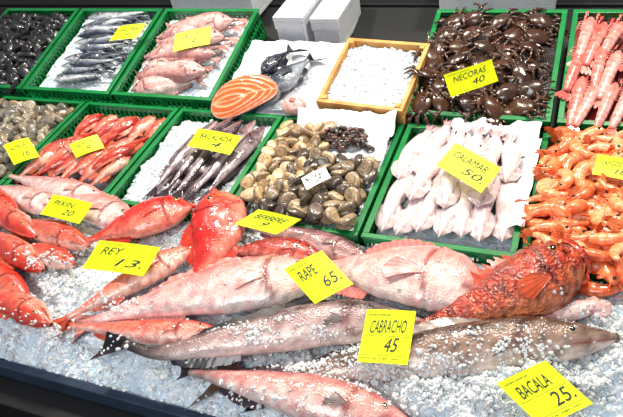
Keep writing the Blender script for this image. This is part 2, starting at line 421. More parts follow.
# wooden box
cc=[wp(308,98,.065),wp(400,113,.065),wp(432,42,.065),wp(356,40,.065)]
ctr=sum(cc,Vector())/4; ux=((cc[1]-cc[0])+(cc[2]-cc[3])).normalized(); uy=((cc[3]-cc[0])+(cc[2]-cc[1]))
wl=((cc[1]-cc[0]).length+(cc[2]-cc[3]).length)/2; dl=uy.length/2
uz=ux.cross(uy).normalized(); uy=uz.cross(ux)
Mw=Matrix(((ux.x,uy.x,uz.x,ctr.x),(ux.y,uy.y,uz.y,ctr.y),(ux.z,uy.z,uz.z,ctr.z),(0,0,0,1)))
mb=MB(); a=wl/2;b=dl/2;t=.013
mb.box(Mw,-a,a,-b,b,-.062,-.054)
for z0,z1 in ((-.054,-.030),(-.026,0)):
    mb.box(Mw,-a,a,-b,-b+t,z0,z1);mb.box(Mw,-a,a,b-t,b,z0,z1)
    mb.box(Mw,-a,-a+t,-b+t,b-t,z0,z1);mb.box(Mw,a-t,a,-b+t,b-t,z0,z1)
for sx in (-1,1):
    for sy in (-1,1):
        mb.box(Mw,sx*(a-t-.008)-.008,sx*(a-t-.008)+.008,sy*(b-t-.008)-.008,sy*(b-t-.008)+.008,-.054,.004)
mb.build("wooden_tray",[WOOD],False,.001)
ice_local("ice_pile",Mw,-a+t+.001,a-t-.001,-b+t+.001,b-t-.001,-.022,.012,1300)
def salmon():
    mb=MB(); c=wp(243,98,.05)
    nrm=(Vector((0,-.62,.78))).normalized()
    ax=Vector((.95,.30,.1)); ax=(ax-nrm*ax.dot(nrm)).normalized(); ay=nrm.cross(ax)
    ctl=[(-.122,-.014),(-.112,.024),(-.078,.058),(-.03,.076),(.025,.078),(.078,.062),(.112,.034),(.128,.004),(.112,-.022),(.06,-.038),(.0,-.050),(-.06,-.056),(-.104,-.044)]
    N=78; out=[]; n0=len(ctl)
    for i in range(N):
        u=i/N*n0; k=int(u); f=u-k
        pa,pb,pc,pd=[Vector((*ctl[(k+j)%n0],0)) for j in (-1,0,1,2)]
        q=.5*((2*pb)+(pc-pa)*f+(2*pa-5*pb+4*pc-pd)*f*f+(3*pb-pa-3*pc+pd)*f**3); out.append((q.x,q.y))
    J=36;K=[i/J for i in range(J+1)]
    vs=[];cs=[]
    for k in K:
        for x0,y0 in out:
            x,y=x0*k,y0*k
            yy=abs(y-.006)
            ph=(x*.55)*170+yy*170+14*k*k
            w=math.sin(ph)
            col=mix(s(236,100,50),s(255,190,152),.8*sm(.4,.9,w))
            if abs(y-.006-.004*math.sin(x*30))<.0022: col=mix(col,s(250,200,170),.6)
            if k>.96: col=s(222,150,128)
            vs.append(c+ax*x+ay*y+nrm*(.007*(1-k*k)-.0012*sm(.55,.95,w))); cs.append(col)
    fs=[(j*N+i,j*N+(i+1)%N,(j+1)*N+(i+1)%N,(j+1)*N+i) for j in range(J) for i in range(N)]
    mb.add(vs,fs,cs,0)
    vs=[];cs=[]
    for d,sc,col in ((0,1,s(150,140,140)),(.004,1.015,s(84,88,96)),(.03,1.0,s(56,66,78)),(.05,.9,s(120,124,128)),(.055,.2,s(200,150,120))):
        for x,y in out: vs.append(c+ax*x*sc+ay*y*sc-nrm*d); cs.append(col)
    mb.add(vs,[(j*N+i,j*N+(i+1)%N,(j+1)*N+(i+1)%N,(j+1)*N+i) for j in range(4) for i in range(N)],cs,1)
    blob(mb,c+nrm*.006+ay*.004,ax,ay,nrm,(.009,.008,.004),s(250,205,180),0)
    mb.build("salmon_steak",[SMOOTH,SKIN])
salmon()
mb=MB(); c=wp(294,106,.03)
blob(mb,c,Vector((1,0,0)),Vector((0,.8,.5)).normalized(),Vector((0,-.5,.8)).normalized(),(.044,.032,.024),s(235,190,185),0,20,12,lambda d:mix(s(230,186,182),s(176,100,100),sm(.2,.9,math.sin(d[0]*9+d[1]*5))*.6+(d[2]<.2)*.2))
blob(mb,c+Vector((.0,0,.022)),Vector((1,0,0)),Vector((0,1,0)),Vector((0,0,1)),(.014,.012,.006),s(180,96,90),0)
mb.build("fish_slice",[SMOOTH])
def fobj(name,*a,mats=FM,**k):
    mb=MB(); fish(mb,*a,**k); return mb.build(name,mats)
bass=dict(back=s(26,32,46),side=s(62,72,90),belly=s(150,158,172),finc=s(20,24,34),iris=s(180,176,110))
fobj("sea_bass",[wp(272,90,.03),wp(288,76,.035),wp(308,60,.03)],.05,.03,MULLET,ds=-1,tail=(.30,1.6,.5),**bass)
fobj("sea_bass",[wp(262,74,.045),wp(275,62,.05),wp(288,52,.04)],.034,.026,MULLET,ds=1,tail=(.45,1.7,.45),**bass)
# ---------------------------------------------------------------- pile contents
def Lc(M,x,y,z): return M@Vector((x,y,z))
def upof(M): return (M.to_3x3()@Vector((0,0,1))).normalized()
def crate_fish(name,C,specs,**kw):
    M,w,d=C; mb=MB()
    for (xh,yh,xt,yt,z,W) in specs:
        bend=U(-.015,.015)
        fish(mb,[Lc(M,xh,yh,z+.004),Lc(M,(xh+xt)/2+bend,(yh+yt)/2+bend,z+.008),Lc(M,xt,yt,z)],W,W*.66,up=upof(M),st=22,n=16,roll=U(-.3,.5),ds=random.choice((-1,1)),**kw)
    mb.build(name,FM)
sp=[]
for r in range(3):
    for i in range(6):
        x=-.15+i*.058+U(-.01,.01); y=.20-r*.115+U(-.015,.01)
        if r%2==0: sp.append((x+.03,min(.215,y),x-.01+U(-.02,.02),y-.15,-.03+r*.012+U(-.006,.01),.031))
        else: sp.append((x-.01,y-.14,x+.035+U(-.02,.02),y+.01,-.016+U(-.006,.01),.031))
for i in range(5):
    x=-.12+i*.06; y=-.05; sp.append((x+.05,y+U(-.02,.06),x-.04,y-.12+U(-.01,.04),.008,.031))
crate_fish("red_mullet_pile",C1,sp,prof=MULLET,back=s(182,44,32),side=s(214,92,70),belly=s(242,184,166),finc=s(216,112,80),iris=s(220,180,90),blotch=.5,blotchc=s(156,26,22))
ice_local("ice_pile",C1[0],-.185,.185,-.23,.23,-.05,.008,700)
sp=[(.14-i*.034+U(-.01,.01),.2+U(-.03,.01),.085-i*.034+U(-.01,.01)+.01,-.2+U(-.02,.02),-.03+(i%2)*.012,.027) for i in range(7)]
sp+=[(.16-i*.045,.17+U(-.03,.03),.12-i*.045,-.16,.0,.027) for i in range(5)]
crate_fish("blue_whiting_pile",C2,sp,prof=HAKE,back=s(54,42,52),side=s(110,90,100),belly=s(196,176,182),finc=s(64,50,58),iris=s(190,180,160),blotch=.3,blotchc=s(66,50,58))
ice_local("ice_pile",C2[0],-.18,.18,-.225,.225,-.036,.012,1500,bumps=((-.13,-.05,.07,.03),(-.15,.1,.06,.03),(-.1,-.18,.06,.02)))
sp=[]
for i in range(17):
    y=-.19+i*.024; sp.append((-.12+U(-.04,.05)+.02,y+U(-.01,.01),.13+U(-.03,.03),y+.05+U(-.02,.02),-.02+U(-.008,.012),.019))
for i in range(10):
    y=-.18+i*.04; sp.append((-.1+U(-.04,.08),y+U(-.02,.02),.1+U(-.03,.03),y+.03,-.002,.02))
crate_fish("sardine_pile",BB,sp,prof=MULLET,back=s(34,44,62),side=s(110,120,136),belly=s(200,206,214),finc=s(80,88,100),iris=s(190,190,180))
ice_local("ice_pile",BB[0],-.19,.19,-.22,.22,-.04,.008,500)
sp=[]
for i in range(7):
    y=-.185+i*.055; sp.append((-.155+U(-.01,.02),y-.02,.12+U(-.02,.03),y+.05,-.014+(i%2)*.008,.042))
for i in range(4):
    y=-.15+i*.09; sp.append((.14,y+.03,-.12,y+.0,.014,.04))
crate_fish("megrim_pile",BA,sp,prof=HAKE,back=s(192,140,138),side=s(222,178,174),belly=s(236,208,202),finc=s(210,150,146),iris=s(120,100,80),dors=(.2,.9,.3),anal=(.3,.9,.3),blotch=.35,blotchc=s(190,110,112))
ice_local("ice_pile",BA[0],-.19,.19,-.22,.22,-.04,.008,400)
def clam(mb,c,rot,size,col,col2):
    nu,nv=16,9; ph=U(0,6)
    for sg in (1,-1):
        vs=[];cs=[]
        for j in range(nv+1):
            r=1-j/nv
            for i in range(nu):
                a=2*math.pi*i/nu
                ox=math.cos(a)*(1+.12*math.cos(a)); oy=math.sin(a)*.8*(1-.15*math.cos(a))
                cx=-.62*(1-r)
                z=.44*math.sqrt(max(0,1-r**2.6))+(.012 if j%2 else 0)
                p=Vector((ox*r+cx,oy*r,sg*(z+.012)))*size
                vs.append(c+rot@p)
                k=(.75 if j%2 else .15)+.25*math.sin(r*9+ph)
                cs.append(mix(mix(col,col2,k),(.03,.025,.02),.6 if r>.98 else 0))
        fs=[(j*nu+i,j*nu+(i+1)%nu,(j+1)*nu+(i+1)%nu,(j+1)*nu+i) for j in range(nv) for i in range(nu)]
        if sg<0: fs=[f[::-1] for f in fs]
        mb.add(vs,fs,cs,0)
def rrot(tilt=.6): return Matrix.Rotation(U(0,6.3),3,'Z')@Matrix.Rotation(U(-tilt,tilt),3,'X')@Matrix.Rotation(U(-tilt,tilt),3,'Y')
def clampile(name,C,x0,x1,y0,y1,zfn,size,cols,step=.85,layers=2):
    M=C[0]; mb=MB()
    for l in range(layers):
        y=y0
        while y<y1:
            x=x0+U(0,size)
            while x<x1:
                z=zfn(x,y)-l*size*.55
                a,b=random.choice(cols)
                clam(mb,Lc(M,x+U(-.3,.3)*size,y+U(-.3,.3)*size,z+U(-.2,.4)*size),M.to_3x3()@rrot(.9),size*U(.8,1.15),a,b)
                x+=size*1.75*step
            y+=size*1.55*step
    mb.build(name,[SHELL])
grey=[(s(160,150,132),s(114,108,98)),(s(194,182,158),s(138,126,112)),(s(128,122,112),s(86,84,80)),(s(180,156,124),s(120,100,78))]
tan=[(s(222,196,150),s(166,132,92)),(s(192,162,120),s(126,100,72)),(s(232,212,176),s(178,148,116)),(s(168,138,104),s(108,86,64))]
clampile("clam_pile",C0,-.175,.175,-.215,.21,lambda x,y:-.01+.012*math.cos(x*6),.025,grey)
clampile("cockle_pile",C3,-.17,-.01,-.15,.18,lambda x,y:.006+.02*math.cos(x*7)*math.cos(y*5),.026,tan)
clampile("clam_pile",C3,-.07,.165,-.21,.05,lambda x,y:.012+.015*math.cos(x*7),.029,[(s(196,170,136),s(126,104,80)),(s(150,130,108),s(94,80,66)),(s(210,186,152),s(140,118,92)),(s(118,102,88),s(66,58,50)),(s(96,84,74),s(50,46,42))])
dark=[(s(26,28,34),s(50,52,60)),(s(18,18,24),s(40,38,42))]
clampile("mussel_pile",BC,-.18,.18,-.22,.22,lambda x,y:-.01,.026,dark)
ice_local("ice_pile",C3[0],-.18,.18,-.225,.225,-.05,.008,300)
mb=MB(); M=C3[0]
for _ in range(80):
    x=U(-.03,.12); y=U(.09,.165); c=Lc(M,x,y,.006+U(0,.016)); a=U(0,6.3)
    d=Vector((math.cos(a),math.sin(a),U(-.2,.4)))*.022
    tube(mb,[c,c+d*.5+Vector((0,0,.006)),c+d],.006,.0075,random.choice((s(52,32,28),s(36,24,24),s(90,48,40))),0,6,5)
    blob(mb,c+d,Vector((1,0,0)),Vector((0,1,0)),Vector((0,0,1)),(.009,.008,.007),random.choice((s(90,80,74),s(60,44,40))),0,7,4)
mb.build("gooseneck_barnacle_heap",[SHELL])
sheet("paper_liner",C3[0],-.14,.185,.04,.235,-.012,.014,18,edge=lambda x,y:.04*sm(.17,.235,y)+.02*sm(.14,.185,x),seed=3)
sheet("paper_liner",C4[0],-.05,.195,.12,.25,-.004,.014,18,edge=lambda x,y:.02*sm(.19,.24,y)+.01*sm(.1,.18,x)-.03*sm(.16,.05,y),seed=5)
sheet("paper_liner",C4[0],.155,.198,-.15,.2,-.006,.010,18,edge=lambda x,y:.012*sm(.15,.18,x)-.02*sm(.16,.13,x),seed=9)
def squid(mb,M,x0,y0,x1,y1,z,W,cA,cB,den=.12):
    up=upof(M)
    sp=Spine([Lc(M,x0,y0,z),Lc(M,(x0+x1)/2+U(-.012,.012),(y0+y1)/2,z+.006),Lc(M,x1,y1,z)],up); seed=U(0,99)
    pr=[(0,.06),(.1,.35),(.3,.75),(.6,1),(.85,.98),(.97,.85),(1,.7)]
    def colf(t,c,si,q):
        n1=noise.noise(q*45+Vector((seed,0,0))); n2=noise.noise(q*200+Vector((0,seed,0)))
        return mix(cA,cB,.7*sm(den-.02,.7,n1+.45*n2+.15*math.sin(seed))+.22*sm(.6,-.4,si)+.08*(1-t))
    loft(mb,sp,lambda t:W*interp(pr,t),lambda t:W*.7*interp(pr,t),[i/22 for i in range(23)],16,colf,0)
    for sg in (1,-1):
        vs=[];cs=[]
        for i in range(12):
            u=i/11; t=.02+.42*u; p,T,S,N=sp.at(t)
            ww=W*interp(pr,t); e=W*.9*math.sin(math.pi*u)**.8*(1-.3*u)
            for r in (0,.5,1):
                q=p+S*sg*(ww*.85+e*r)+N*(.004-.008*r+.003*math.sin(i*1.7))
                vs.append(q); cs.append(mix(cA,cB,.15+.35*r*random.random()))
        mb.add(vs,[(i*3+j,i*3+j+1,(i+1)*3+j+1,(i+1)*3+j) for i in range(11) for j in range(2)],cs,0)
    p,T,S,N=sp.at(1)
    blob(mb,p+T*W*.5,T,S,N,(W*.7,W*.62,W*.5),cA,0,12,8,lambda d:mix(cA,cB,.4+.3*d[0]))
    for sg in (1,-1):
        blob(mb,p+T*W*.6+S*sg*W*.5+N*W*.22,T,S,N,(W*.2,W*.15,W*.2),(.01,.01,.012),1,8,6)
    for k in range(8):
        a=(k-3.5)/3.5; q0=p+T*W*1.0+S*a*W*.35
        q1=q0+T*W*.9+S*a*W*.5+N*U(-.002,.006); q2=q1+T*W*U(.5,1.2)+S*U(-.012,.012)-N*.006
        tube(mb,[q0,q1,q2],W*.16,W*.05,mix(cA,cB,U(.25,.75)),0,6,7,up)
mb=MB(); wA=s(232,214,214); wB=s(176,104,128)
sqs=[(-.155,-.2,-.12,.06,-.02),(-.11,-.215,-.06,.03,-.01),(-.055,-.205,-.03,.05,.0),(.0,-.215,.01,.04,.004),(.05,-.205,.05,.05,.004),(.10,-.21,.10,.05,.0),(.15,-.19,.14,.04,-.01),
     (-.15,-.02,-.12,.18,.006),(-.10,0,-.07,.2,.012),(-.04,-.03,-.02,.17,.016),(.02,-.02,.03,.16,.02),(.07,-.02,.08,.16,.02),(.13,0,.12,.15,.016),(-.09,-.12,-.04,.1,.026),(.0,-.14,.0,.08,.03),(.08,-.12,.065,.1,.03)]
for a in sqs: squid(mb,C4[0],a[0]+U(-.006,.006),a[1],a[2],a[3],a[4],U(.025,.030),wA,mix(wB,s(120,84,104),U(0,.6)))
mb.build("squid_pile",[SMOOTH,EYE])
ice_local("ice_pile",C4[0],-.175,.175,-.225,.225,-.05,.008,300)
def shrimp(mb,c,A,size,col,col2,curl=2.6,det=True):
    n=9; pts=[]
    for i in range(n):
        u=i/(n-1); a=-curl/2+curl*u; r=size*.5/ max(.3,curl/2)
        pts.append(c+A@Vector((r*math.sin(a)*1.15,-r*math.cos(a)+r*.6,0)))
    up=A@Vector((0,0,1)); sp=Spine(pts,up)
    pr=[(0,.1),(.06,.5),(.18,.95),(.34,1),(.6,.8),(.85,.5),(1,.3)]
    W=size*.155
    def rf(t,cc,si): return 1+(.11*(((t-.34)*10)%1-.5) if t>.34 else 0)
    def cf(t,cc,si,q): 
        k=((t-.34)*10)%1 if t>.34 else .5
        return mix(col,col2,(.1+.5*(k>.78) if t>.34 else .15+.15*math.sin(t*30))*.8+.4*sm(.1,-.95,cc)+.06)
    loft(mb,sp,lambda t:W*interp(pr,t),lambda t:W*.8*interp(pr,t),[i/26 for i in range(27)],9,cf,0,rf)
    p,T,S,N=sp.at(0)
    tube(mb,[p+T*W*.8,p-T*W*.8,p-T*W*1.7+S*W*.4],W*.22,W*.03,col,0,5,4,up)
    for sg in (1,-1): blob(mb,p+T*W*.6+N*sg*W*.45-S*W*.0,T,S,N,(W*.24,W*.24,W*.24),(.01,.01,.01),1,6,5)
    p,T,S,N=sp.at(1)
    for k in (-1,-.4,.4,1):
        e=p+T*W*1.6*(1-.15*abs(k))+N*k*W*.8; q=p+N*k*W*.2
        sd=N*W*.28
        mb.add([q-sd*.5,q+sd*.5,(q+e)/2+sd*1.3+S*W*.1,e+sd*.4,e-sd*.4,(q+e)/2-sd*1.3+S*W*.1],[(0,1,2,3,4,5)],mix(col,col2,.15),0)
    if det:
        for k in range(5):
            t=.18+.07*k; p,T,S,N=sp.at(t); sg=1 if (c-p).dot(S)>0 else -1
            st=p+S*sg*W*.8
            tube(mb,[st,st+S*sg*W*.6-T*W*.4,st+S*sg*W*.9-T*W*.1+N*U(-.4,.4)*W],W*.1,W*.05,mix(col,col2,.35),0,4,3,up)
        if random.random()<.25:
            p,T,S,N=sp.at(0)
            a1=p-T*W*2+N*W; a2=a1-T*W*3+S*U(-3,3)*W-up*U(0,1.5)*W
            tube(mb,[p,a1,a2],W*.05,W*.03,col,0,4,6,up)
mb=MB(); M=C5[0]; oc=[(s(234,96,34),s(252,184,134)),(s(222,82,30),s(250,170,122)),(s(240,116,50),s(252,200,156)),(s(244,134,72),s(254,212,174))]
for l in range(2):
    y=-.27
    while y<.21:
        x=-.17+U(0,.03)
        while x<.19:
            z=.008+.024*math.cos(x*6)-.02*l+(-.02 if y<-.235 else 0)
            A=M.to_3x3()@(Matrix.Rotation(U(0,6.3),3,'Z')@Matrix.Rotation(U(-.5,.5),3,'X')@Matrix.Rotation(U(-.4,.4),3,'Y'))
            a,b=random.choice(oc)
            shrimp(mb,Lc(M,x+U(-.01,.01),y+U(-.01,.01),z+U(-.004,.012)),A,U(.105,.13),a,b,U(2.6,3.8),l==0)
            x+=.06
        y+=.05
mb.build("prawn_pile",[CRUST,EYE])
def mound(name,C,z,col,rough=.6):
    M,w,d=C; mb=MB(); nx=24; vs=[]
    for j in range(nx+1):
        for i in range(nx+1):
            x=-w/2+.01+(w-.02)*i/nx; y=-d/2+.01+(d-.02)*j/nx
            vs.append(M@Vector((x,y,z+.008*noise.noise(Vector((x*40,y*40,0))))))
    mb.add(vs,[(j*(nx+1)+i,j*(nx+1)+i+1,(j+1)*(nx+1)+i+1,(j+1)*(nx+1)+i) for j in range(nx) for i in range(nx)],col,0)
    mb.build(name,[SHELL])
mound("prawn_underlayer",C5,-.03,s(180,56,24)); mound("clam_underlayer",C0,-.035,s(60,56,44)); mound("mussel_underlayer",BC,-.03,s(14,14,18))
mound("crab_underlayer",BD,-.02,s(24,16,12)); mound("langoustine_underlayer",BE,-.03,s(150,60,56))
def langoustine(mb,M,x0,y0,x1,y1,z,L,col,col2):
    up=upof(M); h=Lc(M,x0,y0,z); t=Lc(M,x1,y1,z); dv=(t-h).normalized(); t=h+dv*L
    sp=Spine([h,(h+t)/2+up*.008,t],up,roll=U(-.5,.5)); W=L*.105
    pr=[(0,.15),(.06,.55),(.2,.95),(.38,1),(.42,.85),(.7,.8),(1,.5)]
    def rf(t,c,si): return 1+(.12*(((t-.42)*11)%1-.5) if t>.42 else 0)
    def cf(t,c,si,q):
        k=((t-.42)*11)%1 if t>.42 else .4
        return mix(col,col2,.35*sm(.5,.9,k)+.35*(c<-.3)+.4*noise.noise(q*60)+.15)
    loft(mb,sp,lambda t:W*interp(pr,t),lambda t:W*.85*interp(pr,t),[i/30 for i in range(31)],12,cf,0,rf)
    p,T,S,N=sp.at(1)
    for k in (-1,-.5,0,.5,1):
        e=p+T*W*1.5+S*k*W*1.1; q=p+S*k*W*.3; sd=S*W*.28
        mb.add([q-sd*.6,q+sd*.6,e+sd-T*W*.4,e+sd*.4,e-sd*.4,e-sd-T*W*.4],[(0,1,2,3,4,5)],mix(col,col2,.2),0)
    for sg in (1,-1):
        p,T,S,N=sp.at(.04)
        blob(mb,p+S*sg*W*.5+N*W*.3,T,S,N,(W*.25,W*.2,W*.25),(.01,.01,.01),1,8,6)
        p,T,S,N=sp.at(.25); q=p+S*sg*W*.8
        a=q-T*W*2.0+S*sg*W*.0; b=a-T*W*1.8-S*sg*U(0,.3)*W
        tube(mb,[q,(q+a)/2+N*.003,a],W*.2,W*.16,col,0,6,5,up)
        tube(mb,[a,(a+b)/2,b],W*.28,W*.1,mix(col,col2,.1),0,7,6,up); tube(mb,[(a+b)/2,(a+b)/2+(b-a)*.25+S*sg*W*.3,b+S*sg*W*.15],W*.14,W*.05,col,0,5,4,up)
        for k in range(4):
            t=.2+.06*k; p,T,S,N=sp.at(t); q=p+S*sg*W*.8
            tube(mb,[q,q+S*sg*W*.5+N*W*.1-T*W*.3,q+S*sg*W*.8-N*W*.6],W*.1,W*.05,mix(col,col2,.4),0,4,4,up)
mb=MB()
for r in range(3):
    for i in range(8):
        x=-.17+i*.047+U(-.006,.006); y=.17-.12*r
        c1=random.choice(((s(200,78,70),s(236,170,160)),(s(186,58,54),s(226,150,142)),(s(212,116,108),s(242,200,192))))
        langoustine(mb,BE[0],x+.015,y+U(-.02,.02),x-.015+U(-.03,.03),y-.18,-.002+.01*(2-r)+U(-.004,.008),U(.18,.21),*c1)
mb.build("langoustine_pile",[CRUST,EYE])
def crab(mb,c,A,size,col):
    ax,ay,az=A@Vector((1,0,0)),A@Vector((0,1,0)),A@Vector((0,0,1)); col2=mix(col,s(96,58,36),.45)
    vs=[];cs=[];nu=22;K=[0,.3,.6,.85,1,1.0,.8]
    for j,r in enumerate(K):
        for i in range(nu):
            a=2*math.pi*i/nu; rr=r*(1+.05*(1 if (i%2 and math.sin(a)>0) else 0))
            x=math.cos(a)*rr*size; y=math.sin(a)*rr*size*(.78 if math.sin(a)>0 else .72); z=size*(.32*(1-r**2.4)) if j<5 else (-.12*size if j==5 else -.28*size)
            z+=.05*size*math.cos(x/size*7)*math.cos(y/size*6)*(1-r)
            vs.append(c+ax*x+ay*y+az*z); cs.append(mix(col,col2,.5+.5*noise.noise(Vector((x*90,y*90,size*999)))))
    mb.add(vs,[(j*nu+i,j*nu+(i+1)%nu,(j+1)*nu+(i+1)%nu,(j+1)*nu+i) for j in range(len(K)-1) for i in range(nu)],cs,0)
    for sg in (1,-1):
        for k in range(4):
            an=-.75+.42*k; d=(ax*sg*math.cos(an)+ay*math.sin(an)*-1)
            q=c+d*size*.85-az*size*.1; a=q+d*size*.5+az*size*.1*U(.3,1.3); b=a+d*size*.35-az*size*.35; e=b+d*size*.2-az*size*.25
            tube(mb,[q,a],size*.12,size*.11,col,0,6,3,az); tube(mb,[a,b],size*.11,size*.09,col2,0,6,3,az); tube(mb,[b,e],size*.08,size*.02,col,0,6,3,az)
        q=c+ax*sg*size*.7+ay*size*.45; a=q+ax*sg*size*.35+ay*size*.3; b=a-ax*sg*size*.35+ay*size*.4
        tube(mb,[q,a],size*.14,size*.15,col,0,7,3,az)
        tube(mb,[a,(a+b)/2,b],size*.22,size*.12,col2,0,8,5,az)
        tube(mb,[b,b-ax*sg*size*.2+ay*size*.2,b-ax*sg*size*.4+ay*size*.18],size*.1,size*.02,col,0,6,4,az)
        tube(mb,[b,b-ax*sg*size*.1+ay*size*.05,b-ax*sg*size*.4+ay*size*.06],size*.08,size*.02,col,0,6,4,az)
        blob(mb,c+ax*sg*size*.22+ay*size*.78+az*size*.05,ax,ay,az,(size*.06,)*3,(.01,.01,.01),1,6,5)
mb=MB(); 
y=-.2
while y<.22:
    x=-.17+U(0,.03)
    while x<.18:
        for l in range(2):
            A=BD[0].to_3x3()@rrot(.6)
            crab(mb,Lc(BD[0],x+U(-.01,.01),y+U(-.01,.01),.002+l*-.02+U(-.004,.014)),A,U(.036,.044),random.choice((s(50,28,18),s(34,22,18),s(64,38,22),s(44,28,24))))
        x+=.07
    y+=.062
mb.build("velvet_crab_pile",[CRUST,EYE])
# ---------------------------------------------------------------- fish on the front ice
red=dict(back=s(204,20,16),side=s(226,48,36),belly=s(244,140,120),finc=s(216,54,38),iris=s(224,168,96))
z=R+.012
fobj("pink_sea_bream",[P(192,206,z+.005),P(150,217,z+.01),P(86,242,z-.005)],.066,.038,BREAM,**red,eye=(.12,.3,.16),blotch=.4,blotchc=s(176,10,12))
fobj("pink_sea_bream",[P(214,192,z+.01),P(218,232,z+.012),P(190,290,z-.01)],.078,.036,BREAM,ds=1,eye=(.19,.15,.14),blotch=.4,blotchc=s(176,10,12),gill=.3,**red)
fobj("pink_sea_bream",[P(322,258,z+.005),P(275,250,z),P(225,252,z-.01)],.044,.03,BREAM,**{**red,'back':s(136,22,22),'side':s(180,46,38)},eye=(.13,.3,.15),blotch=.5,blotchc=s(110,16,20))
gur=dict(back=s(206,58,40),side=s(230,110,86),belly=s(246,204,188),finc=s(222,96,68),iris=s(220,180,110),blotch=.5,blotchc=s(190,36,28))
for pts,W,d in (([(36,236),(0,212),(-55,188)],.038,-1),([(88,246),(45,232),(-4,224)],.036,1),([(42,270),(5,245),(-50,225)],.04,-1),([(50,324),(10,302),(-45,285)],.04,-1),
              ([(28,298),(-15,270),(-60,250)],.038,1),([(18,215),(-15,196),(-60,182)],.036,1),([(74,264),(40,254),(2,250)],.032,1)):
    fobj("red_gurnard",[P(x,y,z+.016-.01*i) for i,(x,y) in enumerate(pts)],W,W*.8,MULLET,ds=d,roll=.3,**gur)
fobj("red_gurnard",[P(190,249,z),P(125,285,z+.004),P(68,318,z-.012)],.042,.028,MULLET,**{**gur,'side':s(234,140,116)})
pale=dict(back=s(204,138,136),side=s(230,186,182),belly=s(240,222,218),finc=s(222,150,144),iris=s(200,170,130),blotch=.45,blotchc=s(220,120,118))
fobj("pale_bream",[P(134,224,z-.01),P(95,208,z-.005),P(40,190,z-.01)],.054,.03,MULLET,**pale)
fobj("pale_bream",[P(106,202,z-.01),P(60,189,z-.005),P(10,176,z-.01)],.044,.03,MULLET,**pale)
fobj("pale_bream",[P(60,210,z-.01),P(25,198,z-.005),P(-20,186,z-.01)],.044,.03,MULLET,**pale)
fobj("meagre",[P(328,274,z+.012),P(255,283,z+.02),P(180,297,z+.008),P(95,320,z-.015)],.08,.042,HAKE,ds=1,**pale,tail=(.13,1.1,.2))
fobj("red_gurnard",[P(220,332,z),P(150,332,z+.004),P(72,326,z-.015)],.034,.024,MULLET,ds=1,**{**gur,'belly':s(246,196,184),'side':s(232,124,104)})
fobj("monkfish",[P(482,289,z+.01),P(430,277,z+.03),P(375,271,z+.02),P(318,266,z-.02)],.09,.042,MONK,ds=1,back=s(230,148,144),side=s(240,184,178),belly=s(246,222,216),finc=s(234,136,134),
     eye=None,tail=None,blotch=.45,blotchc=s(224,114,116),gill=.3)
fobj("horse_mackerel",[P(372,262,z-.0),P(310,240,z),P(240,224,z-.01)],.036,.028,MULLET,back=s(74,56,62),side=s(156,108,110),belly=s(222,180,176),finc=s(120,80,84),iris=s(220,200,120))
fobj("horse_mackerel",[P(515,290,z-.01),P(470,276,z),P(400,262,z-.02)],.036,.028,MULLET,back=s(68,74,90),side=s(150,156,170),belly=s(222,222,226),finc=s(110,110,120),iris=s(220,200,120))
fobj("hake",[P(425,322,z+.004),P(330,323,z+.024),P(235,340,z+.022),P(160,353,z+.014),P(124,345,z+.012)],.054,.037,HAKE,ds=1,back=s(48,40,46),side=s(184,154,154),belly=s(240,216,210),
     finc=s(36,32,40),tailc=s(8,8,12),tail=(.12,1.2,.15),iris=s(220,210,170),roll=.15,blotch=.3,blotchc=s(140,100,104),darktail=.97)
fobj("scorpionfish",[P(574,258,z+.045),P(522,288,z+.045),P(462,314,z+.018),P(406,332,z-.005)],.074,.055,SCORP,mats=[ROUGHSKIN,FIN,EYE],ds=1,back=s(160,40,16),side=s(206,66,28),belly=s(234,136,86),finc=s(196,64,28),
     iris=s(230,130,40),gape=1.0,spiky=1,blotch=.75,blotchc=s(92,30,16),roll=.35,eye=(.13,.5,.15),mouthc=s(140,34,24),tail=(.15,1.3,.1),lump=.16)
fobj("cod",[P(614,338,z+.012),P(520,344,z+.024),P(410,358,z+.012),P(300,375,z-.01),P(240,372,z-.02)],.058,.042,HAKE,ds=1,back=s(74,54,46),side=s(164,134,120),belly=s(228,206,194),finc=s(104,78,64),
     iris=s(210,190,130),blotch=.6,blotchc=s(62,44,38),roll=.3)
fobj("hake",[P(410,425,z-.01),P(330,402,z+.012),P(250,384,z+.01),P(190,372,z-.01)],.052,.036,HAKE,ds=1,back=s(186,104,100),side=s(228,172,166),belly=s(240,220,214),finc=s(60,44,54),tailc=s(40,34,44),
     tail=(.1,1.1,.3),blotch=.5,blotchc=s(208,80,76),iris=s(220,200,160),darktail=.6)
fobj("hake",[P(520,445,z-.005),P(420,440,z),P(320,420,z-.01),P(265,405,z-.025)],.034,.03,HAKE,ds=1,back=s(90,76,84),side=s(214,180,180),belly=s(240,220,214),finc=s(40,36,46),tailc=s(20,20,28),tail=(.12,1,.2))
mb=MB(); squid(mb,Matrix.Translation(P(585,312,z)),.05,.03,-.06,-.03,.005,.022,s(240,205,200),s(214,110,120)); mb.build("squid",[SMOOTH,EYE])
